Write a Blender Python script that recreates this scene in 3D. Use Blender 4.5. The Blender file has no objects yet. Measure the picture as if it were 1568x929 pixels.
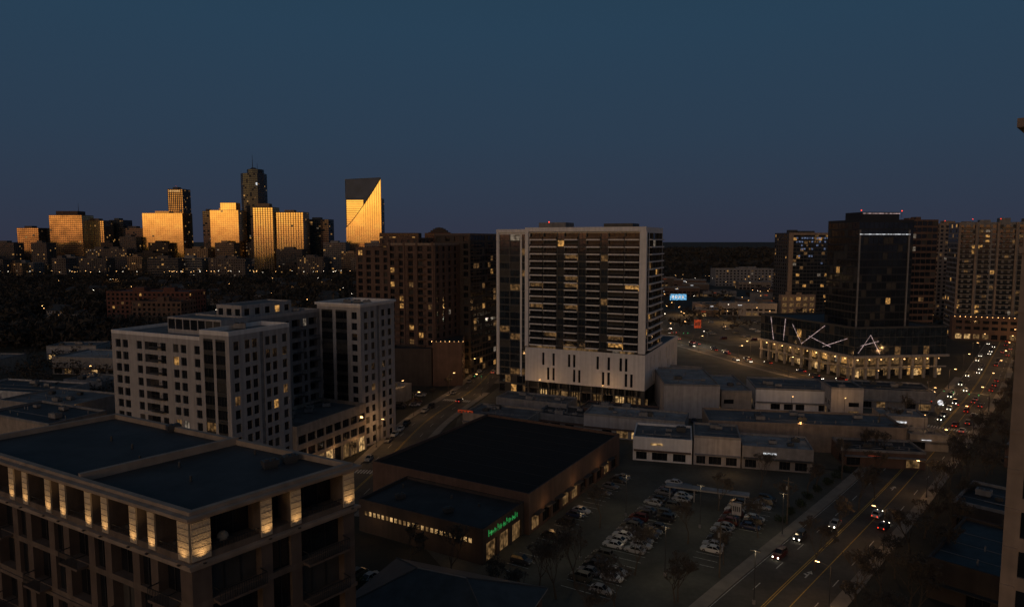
import bpy, math, random, mathutils
import numpy as np
from math import sin, cos, pi, radians, sqrt, atan2
random.seed(11); rng=np.random.default_rng(5)
scene=bpy.context.scene
# ------------------------------------------------------------ materials
def M(name,col,rough=.75,metal=0,var=.18,scale=.6,emis=None,estr=0,bump=0,bscale=3,streak=0,spec=.5):
    m=bpy.data.materials.new(name); m.use_nodes=True
    nt=m.node_tree; N=nt.nodes; L=nt.links; b=N['Principled BSDF']
    b.inputs['Roughness'].default_value=rough; b.inputs['Metallic'].default_value=metal
    b.inputs['Specular IOR Level'].default_value=spec
    tc=N.new('ShaderNodeTexCoord')
    n1=N.new('ShaderNodeTexNoise'); n1.inputs['Scale'].default_value=scale; n1.inputs['Detail'].default_value=6
    L.new(tc.outputs['Object'],n1.inputs['Vector'])
    mr=N.new('ShaderNodeMapRange'); mr.inputs[1].default_value=.3; mr.inputs[2].default_value=.7
    mr.inputs[3].default_value=1-var; mr.inputs[4].default_value=1+var
    L.new(n1.outputs['Fac'],mr.inputs[0]); fac=mr.outputs[0]
    if streak:
        mp=N.new('ShaderNodeMapping'); mp.inputs['Scale'].default_value=(1.2,1.2,.06)
        L.new(tc.outputs['Object'],mp.inputs['Vector'])
        n2=N.new('ShaderNodeTexNoise'); n2.inputs['Scale'].default_value=.9; n2.inputs['Detail'].default_value=5
        L.new(mp.outputs[0],n2.inputs['Vector'])
        m2=N.new('ShaderNodeMapRange'); m2.inputs[1].default_value=.3; m2.inputs[2].default_value=.7
        m2.inputs[3].default_value=1-streak; m2.inputs[4].default_value=1+streak*.4
        L.new(n2.outputs['Fac'],m2.inputs[0])
        mm=N.new('ShaderNodeMath'); mm.operation='MULTIPLY'; L.new(fac,mm.inputs[0]); L.new(m2.outputs[0],mm.inputs[1]); fac=mm.outputs[0]
    vm=N.new('ShaderNodeVectorMath'); vm.operation='SCALE'; vm.inputs[0].default_value=col
    L.new(fac,vm.inputs['Scale']); L.new(vm.outputs[0],b.inputs['Base Color'])
    if bump:
        n3=N.new('ShaderNodeTexNoise'); n3.inputs['Scale'].default_value=bscale; n3.inputs['Detail'].default_value=4
        L.new(tc.outputs['Object'],n3.inputs['Vector'])
        bp=N.new('ShaderNodeBump'); bp.inputs['Strength'].default_value=bump; bp.inputs['Distance'].default_value=.3
        L.new(n3.outputs['Fac'],bp.inputs['Height']); L.new(bp.outputs[0],b.inputs['Normal'])
    if emis:
        b.inputs['Emission Color'].default_value=(*emis,1)
        n4=N.new('ShaderNodeTexNoise'); n4.inputs['Scale'].default_value=.9; n4.inputs['Detail'].default_value=3
        L.new(tc.outputs['Object'],n4.inputs['Vector'])
        m4=N.new('ShaderNodeMapRange'); m4.inputs[1].default_value=.38; m4.inputs[2].default_value=.65
        m4.inputs[3].default_value=estr*.2; m4.inputs[4].default_value=estr*1.6
        L.new(n4.outputs['Fac'],m4.inputs[0]); L.new(m4.outputs[0],b.inputs['Emission Strength'])
        m.cycles.emission_sampling='NONE'
    return m
white=M('white_panel',(.70,.67,.66),.6,streak=.15,var=.06)
white2=M('pale_stucco',(.37,.345,.34),.8,streak=.25,var=.10)
grey=M('grey_stucco',(.21,.20,.20),.8,streak=.2)
dgrey=M('charcoal_metal',(.05,.05,.052),.5)
black=M('black_metal',(.02,.02,.022),.5)
tan=M('tan_stone',(.26,.195,.15),.8,streak=.2)
ftan=M('condo_stucco',(.145,.108,.084),.85,streak=.25,bump=.15,bscale=4)
fbeige=M('condo_cornice',(.29,.23,.185),.8,streak=.15)
tan2=M('tan_brick',(.12,.086,.068),.85,streak=.15,bump=.2,bscale=8)
brown=M('brown_brick',(.12,.072,.054),.85,streak=.2,scale=.3)
brownd=M('dark_brown_brick',(.06,.045,.038),.85,streak=.2,scale=.3)
red=M('red_brick',(.12,.048,.036),.85,streak=.2)
beige=M('beige_stucco',(.30,.25,.21),.85,streak=.2)
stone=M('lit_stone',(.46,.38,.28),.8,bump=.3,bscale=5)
conc=M('concrete',(.25,.23,.22),.85,streak=.2)
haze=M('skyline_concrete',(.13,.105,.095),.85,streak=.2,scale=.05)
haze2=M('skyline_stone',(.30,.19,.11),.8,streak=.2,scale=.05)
roofd=M('roof_membrane_dark',(.032,.034,.038),.7,var=.4,scale=.25,streak=.15)
roofk=M('roof_black',(.006,.006,.007),.9,var=.3,scale=.2)
roofg=M('roof_membrane_grey',(.12,.122,.128),.8,var=.4,scale=.2,streak=.2)
rooft=M('roof_membrane_pale',(.24,.245,.255),.8,var=.35,scale=.2,streak=.2)
metalr=M('standing_seam_roof',(.035,.042,.048),.6,var=.3)
glass=M('window_glass',(.012,.014,.018),.1,var=.5,scale=.3,bump=.05,bscale=.4)
glassb=M('window_glass_blue',(.02,.028,.038),.08,var=.4,scale=.3,bump=.05,bscale=.4,spec=.9)
glasst=M('curtain_wall_glass',(.045,.055,.07),.14,metal=.6,var=.4,scale=.1,bump=.08,bscale=.2)
glassx=M('screen_wall_glass',(.08,.10,.14),.5,var=.3,scale=.05)
curtain=M('window_blind',(.05,.046,.042),.8)
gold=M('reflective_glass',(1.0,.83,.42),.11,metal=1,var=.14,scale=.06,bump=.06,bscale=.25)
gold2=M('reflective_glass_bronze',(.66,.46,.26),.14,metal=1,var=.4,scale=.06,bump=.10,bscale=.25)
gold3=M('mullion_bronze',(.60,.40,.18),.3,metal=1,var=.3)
lit1=M('lit_window_warm',(.02,.02,.02),.3,emis=(1,.50,.14),estr=.42)
lit2=M('lit_window_dim',(.02,.02,.02),.3,emis=(1,.52,.19),estr=.10)
lit3=M('lit_window_cool',(.02,.02,.02),.3,emis=(1,.8,.6),estr=.13)
shop=M('lit_storefront',(.02,.02,.02),.3,emis=(1,.60,.24),estr=.5)
shopd=M('dim_storefront',(.02,.02,.02),.3,emis=(1,.56,.22),estr=.12)
lamp_w=M('lamp_warm',(.8,.8,.8),.4,emis=(1,.52,.17),estr=7)
lamp_c=M('lamp_cool',(.8,.8,.8),.4,emis=(1,.88,.68),estr=6)
red_l=M('red_light',(.3,.02,.02),.4,emis=(1,.05,.02),estr=3)
grn_l=M('green_light',(.02,.3,.05),.4,emis=(.05,1,.3),estr=1.2)
sgn_g=M('green_sign',(.02,.1,.03),.4,emis=(.05,.6,.14),estr=.28)
sgn_b=M('blue_sign',(.02,.1,.2),.4,emis=(.2,.6,1),estr=.7)
bluew=M('blue_lit_glass',(.02,.03,.05),.2,emis=(.35,.45,.75),estr=.24)
sgn_w=M('white_sign',(.5,.5,.5),.4,emis=(.9,.95,1),estr=.7)
sgn_r=M('red_sign',(.4,.05,.02),.5,emis=(1,.13,.04),estr=.2)
tail=M('tail_lamp_lens',(.05,.008,.007),.3)
led=M('led_strip',(.6,.6,.6),.4,emis=(1,.70,.70),estr=.62)
asph=M('asphalt',(.066,.061,.054),.85,var=.35,scale=.15,bump=.2,bscale=6,streak=.2)
asph2=M('lot_asphalt',(.074,.073,.060),.9,var=.4,scale=.10,bump=.2,bscale=6,streak=.2)
pave=M('sidewalk_concrete',(.20,.18,.155),.9,var=.2,scale=.4)
wpaint=M('white_road_paint',(.45,.45,.42),.8,var=.45,scale=2)
ypaint=M('yellow_road_paint',(.46,.31,.06),.8,var=.4,scale=2)
soil=M('ground_soil_grass',(.028,.027,.02),.95,var=.45,scale=.05,bump=.4,bscale=.5)
bark=M('bark',(.085,.068,.052),.95,var=.3,scale=3)
leafm=M('woodland_canopy',(.040,.033,.026),.95,var=.65,scale=.03)
leafg=M('evergreen_foliage',(.022,.032,.014),.9,var=.5,scale=.8)
tyre=M('tyre_rubber',(.015,.015,.015),.9)
carglass=M('car_glass',(.01,.012,.015),.08)
GOLDS=('reflective_glass','reflective_glass_bronze')
# ------------------------------------------------------------ mesh builder
class B:
    def __init__(s): s.v=[];s.f=[];s.mi=[];s.mats=[];s.ix={}
    def m(s,mat):
        if mat.name not in s.ix: s.ix[mat.name]=len(s.mats); s.mats.append(mat)
        return s.ix[mat.name]
    def poly(s,pts,mat):
        n=len(s.v); s.v.extend([tuple(p) for p in pts]); s.f.append(tuple(range(n,n+len(pts)))); s.mi.append(s.m(mat))
    def obox(s,o,u,a0,a1,b0,b1,z0,z1,mat,top=None):
        vx,vy=-u[1],u[0]
        P=lambda a,b,z:(o[0]+a*u[0]+b*vx,o[1]+a*u[1]+b*vy,z)
        n=len(s.v)
        s.v.extend([P(a0,b0,z0),P(a1,b0,z0),P(a1,b1,z0),P(a0,b1,z0),P(a0,b0,z1),P(a1,b0,z1),P(a1,b1,z1),P(a0,b1,z1)])
        k=s.m(mat); kt=s.m(top) if top else k
        for f,mm in (((0,3,2,1),k),((4,5,6,7),kt),((0,1,5,4),k),((1,2,6,5),k),((2,3,7,6),k),((3,0,4,7),k)):
            s.f.append(tuple(n+i for i in f)); s.mi.append(mm)
    def cyl(s,x,y,z0,z1,r0,r1,mat,n=8,cap=True):
        k=len(s.v)
        for r,z in ((r0,z0),(r1,z1)):
            for i in range(n): s.v.append((x+r*cos(2*pi*i/n),y+r*sin(2*pi*i/n),z))
        m=s.m(mat)
        for i in range(n):
            j=(i+1)%n; s.f.append((k+i,k+j,k+n+j,k+n+i)); s.mi.append(m)
        if cap: s.f.append(tuple(range(k+n,k+2*n))); s.mi.append(m)
    def tube(s,p,q,r0,r1,mat,n=4):
        p=np.array(p,float);q=np.array(q,float);d=q-p;l=np.linalg.norm(d)
        if l<1e-6:return
        d/=l; a=np.cross(d,(0,0,1.0)) if abs(d[2])<.9 else np.cross(d,(1.0,0,0)); a/=np.linalg.norm(a); b=np.cross(d,a)
        k=len(s.v)
        for c,r in ((p,r0),(q,r1)):
            for i in range(n):
                t=2*pi*i/n; s.v.append(tuple(c+r*(cos(t)*a+sin(t)*b)))
        m=s.m(mat)
        for i in range(n):
            j=(i+1)%n; s.f.append((k+i,k+j,k+n+j,k+n+i)); s.mi.append(m)
    def mesh(s,name,org=(0,0,0)):
        me=bpy.data.meshes.new(name)
        v=[(a-org[0],b-org[1],c-org[2]) for a,b,c in s.v]
        me.from_pydata(v,[],s.f)
        for m in s.mats: me.materials.append(m)
        me.polygons.foreach_set('material_index',s.mi); me.update(); return me
    def obj(s,name,org=None):
        if org is None:
            a=np.array(s.v); org=(float(a[:,0].mean()),float(a[:,1].mean()),0)
        o=bpy.data.objects.new(name,s.mesh(name,org)); o.location=org; scene.collection.objects.link(o); return o
def inst(name,me,loc,rz=0,sc=1):
    o=bpy.data.objects.new(name,me); o.location=loc; o.rotation_euler=(0,0,rz); o.scale=(sc,)*3 if not isinstance(sc,tuple) else sc
    scene.collection.objects.link(o); return o
def unit(a): l=sqrt(a[0]**2+a[1]**2); return (a[0]/l,a[1]/l)
# ------------------------------------------------------------ facade
def facade(b,p0,p1,z0,z1,cols,rows,fn,wall):
    L=math.dist(p0,p1); u=unit((p1[0]-p0[0],p1[1]-p0[1])); n=(u[1],-u[0])
    sw=L/sum(c[0] for c in cols); sh=(z1-z0)/sum(r[0] for r in rows)
    xs=[0]
    for c in cols: xs.append(xs[-1]+c[0]*sw)
    zs=[z0]
    for r in rows: zs.append(zs[-1]+r[0]*sh)
    P=lambda a,z,d=0:(p0[0]+u[0]*a-n[0]*d,p0[1]+u[1]*a-n[1]*d,z)
    for i,c in enumerate(cols):
        for j,r in enumerate(rows):
            res=fn(c[1],r[1],i,j)
            a0,a1,h0,h1=xs[i],xs[i+1],zs[j],zs[j+1]
            if res is None or res[1]==0:
                b.poly([P(a0,h0),P(a1,h0),P(a1,h1),P(a0,h1)],wall if res is None else res[0])
            else:
                m,d=res[0],res[1]; w=res[2] if len(res)>2 else wall
                b.poly([P(a0,h0,d),P(a1,h0,d),P(a1,h1,d),P(a0,h1,d)],m)
                b.poly([P(a0,h0),P(a1,h0),P(a1,h0,d),P(a0,h0,d)],w)
                b.poly([P(a0,h1,d),P(a1,h1,d),P(a1,h1),P(a0,h1)],w)
                b.poly([P(a0,h0),P(a0,h0,d),P(a0,h1,d),P(a0,h1)],w)
                b.poly([P(a1,h0,d),P(a1,h0),P(a1,h1),P(a1,h1,d)],w)
                if (a1-a0)>1.4 and len(res)>3:
                    k=res[3]
                    for q in range(1,k):
                        c0=a0+(a1-a0)*q/k
                        b.poly([P(c0-.06,h0,d-.06),P(c0+.06,h0,d-.06),P(c0+.06,h1,d-.06),P(c0-.06,h1,d-.06)],black)
def pick(g=glass,p=.06):
    r=random.random()
    if r<p*.4: return lit1
    if r<p*.9: return lit2
    if r<p: return lit3
    if r<p+.12 and g.name not in GOLDS: return curtain
    return g
def grid(bay=4,ww=1.8,fh=3.2,wh=1.9,sill=.7,g=glass,p=.05,rec=.22,mull=1):
    def f(b,p0,p1,z0,z1,wall):
        L=math.dist(p0,p1); nb=max(1,round(L/bay)); bw=L/nb
        cols=[]
        for i in range(nb): cols+=[((bw-ww)/2,'p'),(ww,'w'),((bw-ww)/2,'p')]
        rows=[]
        nf=max(1,round((z1-z0)/fh)); h=(z1-z0)/nf
        for j in range(nf): rows+=[(sill,'s'),(h*wh/fh,'w'),(h-sill-h*wh/fh,'s')]
        def fn(c,r,i,j):
            if c=='w' and r=='w': return (pick(g,p),rec,wall,mull)
            return None
        facade(b,p0,p1,z0,z1,cols,rows,fn,wall)
    return f
def bands(bay=3,fh=3.5,gh=2.3,g=glass,p=.05,rec=.15,mul=.25,span=None):
    def f(b,p0,p1,z0,z1,wall):
        L=math.dist(p0,p1); nb=max(1,round(L/bay)); cols=[]
        for i in range(nb): cols+=[(mul,'m'),(L/nb-mul,'w')]
        cols.append((mul,'m'))
        nf=max(1,round((z1-z0)/fh)); h=(z1-z0)/nf; rows=[]
        for j in range(nf): rows+=[(h-h*gh/fh,'s'),(h*gh/fh,'w')]
        def fn(c,r,i,j):
            if c=='w' and r=='w': return (pick(g,p),rec)
            if c=='w' and span: return (span,0)
            return None
        facade(b,p0,p1,z0,z1,cols,rows,fn,wall)
    return f
def blank(b,p0,p1,z0,z1,wall):
    b.poly([(*p0,z0),(*p1,z0),(*p1,z1),(*p0,z1)],wall)
def inset(pts,d):
    out=[];n=len(pts)
    for i in range(n):
        a,b_,c=pts[i-1],pts[i],pts[(i+1)%n]
        u=unit((b_[0]-a[0],b_[1]-a[1])); w=unit((c[0]-b_[0],c[1]-b_[1]))
        n1=(-u[1],u[0]); n2=(-w[1],w[0]); k=1+n1[0]*n2[0]+n1[1]*n2[1]
        out.append((b_[0]+d*(n1[0]+n2[0])/k,b_[1]+d*(n1[1]+n2[1])/k))
    return out
def shell(b,pts,z0,z1,specs,wall,roof,par=.9,cap=None,pw=.35):
    n=len(pts); cap=cap or wall
    for i in range(n):
        sp=specs[i] if i<len(specs) and specs[i] else blank
        sp(b,pts[i],pts[(i+1)%n],z0,z1,wall)
        blank(b,pts[i],pts[(i+1)%n],z1,z1+par,cap)
    ins=inset(pts,pw)
    for i in range(n):
        j=(i+1)%n
        b.poly([(*pts[i],z1+par),(*pts[j],z1+par),(*ins[j],z1+par),(*ins[i],z1+par)],cap)
        b.poly([(*ins[i],z1+par),(*ins[j],z1+par),(*ins[j],z1+.05),(*ins[i],z1+.05)],cap)
    b.poly([(*p,z1+.05) for p in ins],roof)
def hvac(b,x,y,z,a=0,s=1,mat=None):
    mat=mat or conc; u=(cos(a),sin(a))
    b.obox((x,y),u,-1.5*s,1.5*s,-1*s,1*s,z+.25,z+1.5*s,mat)
    b.obox((x,y),u,-1.3*s,1.3*s,-.8*s,.8*s,z,z+.25,dgrey)
    b.cyl(x-.6*s*u[0],y-.6*s*u[1],z+1.5*s,z+1.75*s,.5*s,.5*s,dgrey); b.cyl(x+.7*s*u[0],y+.7*s*u[1],z+1.5*s,z+1.75*s,.5*s,.5*s,dgrey)
def P(o,u,a,c): return (o[0]+a*u[0]-c*u[1],o[1]+a*u[1]+c*u[0])
def rect(o,u,a0,a1,c0,c1): return [P(o,u,a0,c0),P(o,u,a1,c0),P(o,u,a1,c1),P(o,u,a0,c1)]
def balcony(b,o,u,a0,a1,z,dep,slab,rail,glassy=False,bars=0):
    b.obox(o,u,a0,a1,-dep,-.02,z-.22,z,slab)
    b.obox(o,u,a0,a1,-dep,-dep+.06,z+1.0,z+1.08,rail)
    b.obox(o,u,a0,a0+.06,-dep,-.02,z+1.0,z+1.08,rail); b.obox(o,u,a1-.06,a1,-dep,-.02,z+1.0,z+1.08,rail)
    n=bars or max(2,int((a1-a0)/.6))
    w=.04 if bars else .07
    for i in range(n+1):
        a=a0+(a1-a0-w)*i/n; b.obox(o,u,a,a+w,-dep+.01,-dep+.05,z,z+1.0,rail)
E1=unit((.906,-.423))
def light(kind,loc,power,col,rad=.1,name='lamp_glow',**k):
    l=bpy.data.lights.new(name,kind); l.energy=power; l.color=col; l.shadow_soft_size=rad
    for a,v in k.items(): setattr(l,a,v)
    o=bpy.data.objects.new(name,l); o.location=loc; scene.collection.objects.link(o); return o
WC=(1,.53,.20)
# ============================================================ GROUND, ROADS
def sheet(name,pts,z,mat):
    b=B(); b.poly([(x,y,z) for x,y in pts],mat); return b.obj(name,(0,0,0))
b=B(); R=30000
b.poly([(-R,-R,0),(R,-R,0),(R,R,0),(-R,R,0)],soil); b.obj('ground',(0,0,0))
def off(pts,d):
    out=[]
    for i,p in enumerate(pts):
        a=pts[max(i-1,0)]; c=pts[min(i+1,len(pts)-1)]; u=unit((c[0]-a[0],c[1]-a[1]))
        out.append((p[0]+u[1]*d,p[1]-u[0]*d))
    return out
def dens(pts,step=6):
    out=[]
    for i in range(len(pts)-1):
        p0=pts[max(i-1,0)];p1=pts[i];p2=pts[i+1];p3=pts[min(i+2,len(pts)-1)]
        n=max(2,int(math.dist(p1,p2)/step))
        for k in range(n):
            t=k/n
            out.append(tuple(.5*(2*p1[j]+(p2[j]-p0[j])*t+(2*p0[j]-5*p1[j]+4*p2[j]-p3[j])*t*t+(3*p1[j]-p0[j]-3*p2[j]+p3[j])*t**3) for j in (0,1)))
    out.append(pts[-1]); return out
def strip(b,pts,d0,d1,z,mat,h=0,i0=0,i1=None):
    A=off(pts,d0)[i0:i1]; C=off(pts,d1)[i0:i1]
    for i in range(len(A)-1):
        b.poly([(*C[i],z+h),(*C[i+1],z+h),(*A[i+1],z+h),(*A[i],z+h)],mat)
        if h:
            b.poly([(*A[i],z),(*A[i],z+h),(*A[i+1],z+h),(*A[i+1],z)],mat); b.poly([(*C[i],z),(*C[i+1],z),(*C[i+1],z+h),(*C[i],z+h)],mat)
RA=dens([(-60,10),(5,72),(48.5,119.5),(109,186),(199,290),(265,372),(330,455),(430,590),(600,800)])
RB=dens([(-100,40),(-68,104),(-48,145),(-39,186),(-31,242),(-17,296),(-10,340),(0,400),(25,480),(50,600)])
RD=dens([(186,272),(146,318),(120,395),(98,480),(92,600),(110,800),(180,1100)])
RC=dens([(-8,277),(20,264),(50,250),(80,236),(140,218)])
sheet('paved_block',[(-20,190),(24,198),(96,190),(190,296),(150,330),(128,395),(112,470),(20,470),(10,400),(2,340),(-6,300),(-20,245)],.004,asph2)
sheet('parking_lot',[(-8,120),(2,108),(30,112),(96,186),(82,194),(24,200),(-12,150),(-24,150)],.009,asph2)
sheet('far_parking_lot',[(135,420),(210,420),(260,520),(230,600),(110,600),(108,500)],.004,asph2)
for nm,pts,w,z in (('main_road',RA,16,.016),('street',RB,13,.016),('avenue',RD,16,.012),('lane',RC,7,.012)):
    b=B(); strip(b,pts,-w/2,w/2,z,asph); b.obj(nm,(0,0,0))
def marks(pts,specs,z):
    b=B()
    for d,w,mat,dash,i0,i1 in specs:
        q=off(pts,d)[i0:i1]
        if not dash: strip(b,pts[i0:i1],d-w/2,d+w/2,z,mat)
        else:
            for i in range(0,len(q)-1,2):
                p,r=q[i],q[i+1]; m=(p[0]+(r[0]-p[0])*.6,p[1]+(r[1]-p[1])*.6)
                strip(b,[p,m],-w/2,w/2,z,mat)
    return b
mk=marks(RA,[(-.9,.16,ypaint,0,0,None),(-.5,.16,ypaint,0,0,None),(2.9,.16,ypaint,0,0,70),(-4.5,.17,wpaint,1,0,None),(6.2,.17,wpaint,1,0,None),(-7.7,.12,wpaint,0,0,None)],.021)
def arrow(b,pts,i,d,z):
    p=off(pts,d)[i]; q=off(pts,d)[i+1]; u=unit((q[0]-p[0],q[1]-p[1]))
    b.obox(p,u,0,2.4,-.14,.14,z-.002,z,wpaint)
    v=lambda a,c:(p[0]+a*u[0]-c*u[1],p[1]+a*u[1]+c*u[0],z)
    b.poly([v(2.4,-.6),v(3.6,0),v(2.4,.6)],wpaint); b.poly([v(1.0,.12),v(1.6,.9),v(1.9,.5),v(1.5,.12)],wpaint)
for i in (22,26,36,46): arrow(mk,RA,i,1.1,.022)
for i in (48,96):
    p=RA[i];u=unit((RA[i+1][0]-p[0],RA[i+1][1]-p[1]))
    for k in range(-9,9): mk.obox(P(p,u,0,k*.85),u,0,3,-.2,.2,.018,.023,wpaint)
mk.obj('main_road_markings',(0,0,0))
mk=marks(RB,[(-.2,.14,ypaint,0,0,None),(.2,.14,ypaint,0,0,None),(-3.4,.14,wpaint,1,0,None),(3.4,.14,wpaint,1,0,None)],.021)
for i in (24,38):
    p=RB[i];u=unit((RB[i+1][0]-p[0],RB[i+1][1]-p[1]))
    for k in range(-6,7): mk.obox(P(p,u,0,k*.9),u,0,3,-.25,.25,.018,.023,wpaint)
mk.obj('street_markings',(0,0,0))
mk=marks(RD,[(-.2,.14,ypaint,0,0,None),(.2,.14,ypaint,0,0,None),(-4,.14,wpaint,1,0,None),(4,.14,wpaint,1,0,None)],.017); mk.obj('avenue_markings',(0,0,0))
b=B(); strip(b,RA,-10.5,-8,.002,pave,.12,8,52); strip(b,RA,8,10.5,.002,pave,.12,8,80); strip(b,RA,-10.5,-8,.002,pave,.12,54,66)
strip(b,RB,-9,-6.5,.002,pave,.12,20,80); strip(b,RB,6.5,9,.002,pave,.12,20,42);strip(b,RB,6.5,9,.002,pave,.12,44,80)
strip(b,RD,-10.5,-8,.002,pave,.12,8,40); b.obj('sidewalk',(0,0,0))
# ============================================================ FOREGROUND CONDO (lit pilasters)
C0=(-26,53.2);C1=(-15.7,65.7);C2=(-50.2,85.1);C3=(-60.5,72.6)
ZT=42.6; FH=3.9
b=B()
rows=[(ZT-11*FH+.001,'s')]
for k in range(10): rows+=[(.55,'band'),(3.35,'w')]
rows+=[(.7,'band'),(3.0,'top'),(.2,'band')]
def nf(c,r,i,j):
    if r=='top': return (glass,2.0,ftan,3) if c in('o','n') else None
    if r=='w':
        if c=='o': return (pick(glass,0),.9,tan2,3)
        if c=='n': return (pick(glass,0),.35,tan2,2)
        if c=='p': return (tan2,0)
    return None
colsR=[(1.5,'p'),(4.1,'o'),(1.0,'p'),(1.7,'n'),(1.0,'p'),(4.3,'o'),(1.2,'p')]
colsL=[(1.2,'p')]+[(3.2,'o'),(1.0,'p'),(1.6,'n'),(1.0,'p')]*5+[(3.0,'o'),(1.5,'p')]
def fR(b,p0,p1,z0,z1,w): facade(b,p0,p1,z0,z1,colsR,rows,nf,w)
def fL(b,p0,p1,z0,z1,w): facade(b,p0,p1,z0,z1,colsL,rows,nf,w)
shell(b,[C3,C0,C1,C2],0,ZT,[fL,fR,blank,blank],ftan,roofd,par=.6,cap=fbeige,pw=.5)
def cornice(b,pts,z0,z1,o,mat):
    out=inset(pts,-o); n=len(pts)
    for i in range(n):
        j=(i+1)%n
        b.poly([(*out[i],z0),(*out[j],z0),(*out[j],z1),(*out[i],z1)],mat)
        b.poly([(*out[i],z1),(*out[j],z1),(*pts[j],z1+.0),(*pts[i],z1)],mat)
        b.poly([(*pts[i],z0),(*pts[j],z0),(*out[j],z0),(*out[i],z0)],mat)
FP=[C3,C0,C1,C2]
cornice(b,FP,ZT-.15,ZT+.05,.3,fbeige); cornice(b,FP,ZT+.08,ZT+.3,.55,fbeige); cornice(b,FP,ZT-4.0,ZT-3.75,.42,fbeige); cornice(b,FP,ZT-4.3,ZT-4.05,.2,fbeige)
for k in (3,6): cornice(b,FP,ZT-.3-FH*k,ZT+.05-FH*k,.12,ftan)
uL=unit((C0[0]-C3[0],C0[1]-C3[1])); LL=math.dist(C0,C3); uR=unit((C1[0]-C0[0],C1[1]-C0[1])); LR=math.dist(C0,C1)
pil=[]
def cols_pos(cols,L):
    s=L/sum(c[0] for c in cols); x=0;o=[]
    for w,t in cols: o.append((x,x+w*s,t)); x+=w*s
    return o
for (o,u,cols,L) in ((C3,uL,colsL,LL),(C0,uR,colsR,LR)):
    for a0,a1,t in cols_pos(cols,L):
        if t=='p':
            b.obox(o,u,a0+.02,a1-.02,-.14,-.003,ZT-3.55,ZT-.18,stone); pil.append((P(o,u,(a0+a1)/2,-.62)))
            z=ZT-3.55
            while z<ZT-.5: b.obox(o,u,a0+.0,a1-.0,-.155,-.141,z+.51,z+.54,tan2); z+=.55
            b.obox(o,u,(a0+a1)/2-.12,(a0+a1)/2+.12,-.72,-.53,ZT-3.75,ZT-3.66,black)
        if t=='o':
            b.obox(o,u,a0+.05,a1-.05,.1,.14,ZT-2.75,ZT-2.68,black)
            for q in range(int((a1-a0)/.25)): b.obox(o,u,a0+.05+q*.25,a0+.08+q*.25,.1,.13,ZT-3.5,ZT-2.75,black)
            for q in range(2):
                c=P(o,u,a0+1+q*1.2,1.2); b.cyl(*c,ZT-3.65,ZT-2.9,.3,.35,dgrey)
            for k in range(1,8):
                if (k+int(a0))%2==0 or o is C0: balcony(b,o,u,a0+.1,a1-.1,ZT-3.9-FH*k+.45,1.1,tan2,black,bars=int((a1-a0)/.22))
ra=P(C3,uL,LL*.58,.5); rb=(ra[0]+(C1[0]-C0[0])*.96,ra[1]+(C1[1]-C0[1])*.96); ur=unit((rb[0]-ra[0],rb[1]-ra[1]))
b.obox(ra,ur,0,math.dist(ra,rb),-.25,.25,ZT+.06,ZT+.85,fbeige)
for q in ((-24,66),(-22.5,67.5),(-40,79)): hvac(b,q[0],q[1],ZT+.05,.7,.5,dgrey)
for q in ((-30,62),(-27,70),(-45,75),(-38,68),(-33,66),(-41,72)): b.cyl(q[0],q[1],ZT+.05,ZT+.6,.12,.12,dgrey)
c=P(C0,uR,3.4,1.4)
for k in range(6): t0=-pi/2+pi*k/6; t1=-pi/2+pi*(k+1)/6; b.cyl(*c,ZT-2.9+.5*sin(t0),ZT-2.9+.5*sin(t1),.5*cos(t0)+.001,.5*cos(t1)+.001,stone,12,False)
b.obj('condo_building')
for p in pil:
    o=light('SPOT',(p[0],p[1],ZT-3.58),125,(1,.60,.25),.08,'facade_uplight',spot_size=radians(120),spot_blend=1)
    o.rotation_euler=(pi,0,0)
# ============================================================ PITCHED ROOF HOUSE (bottom)
b=B(); pts=rect((-25,92),unit((.9,-.36)),0,25,0,17)
shell(b,pts,0,12.6,[grid(4,1.6,3.2),grid(4,1.6,3.2)],brown,metalr,par=.1)
ov=inset(pts,-.7); rz=17; r0=P((-25,92),unit((.9,-.36)),8.5,8.5); r1=P((-25,92),unit((.9,-.36)),16.5,8.5)
b.poly([(*ov[0],12.8),(*ov[1],12.8),(*r1,rz),(*r0,rz)],metalr); b.poly([(*ov[1],12.8),(*ov[2],12.8),(*r1,rz)],metalr)
b.poly([(*ov[2],12.8),(*ov[3],12.8),(*r0,rz),(*r1,rz)],metalr); b.poly([(*ov[3],12.8),(*ov[0],12.8),(*r0,rz)],metalr)
for i in range(4):
    j=(i+1)%4; b.poly([(*ov[i],12.5),(*ov[j],12.5),(*ov[j],12.8),(*ov[i],12.8)],conc)
b.tube((*r0,rz),(*r1,rz),.12,.12,conc)
for q,w_ in ((ov[0],r0),(ov[1],r1),(ov[2],r1),(ov[3],r0)): b.tube((*q,12.85),(*w_,rz+.03),.1,.1,dgrey)
b.obj('hip_roof_building')
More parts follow.
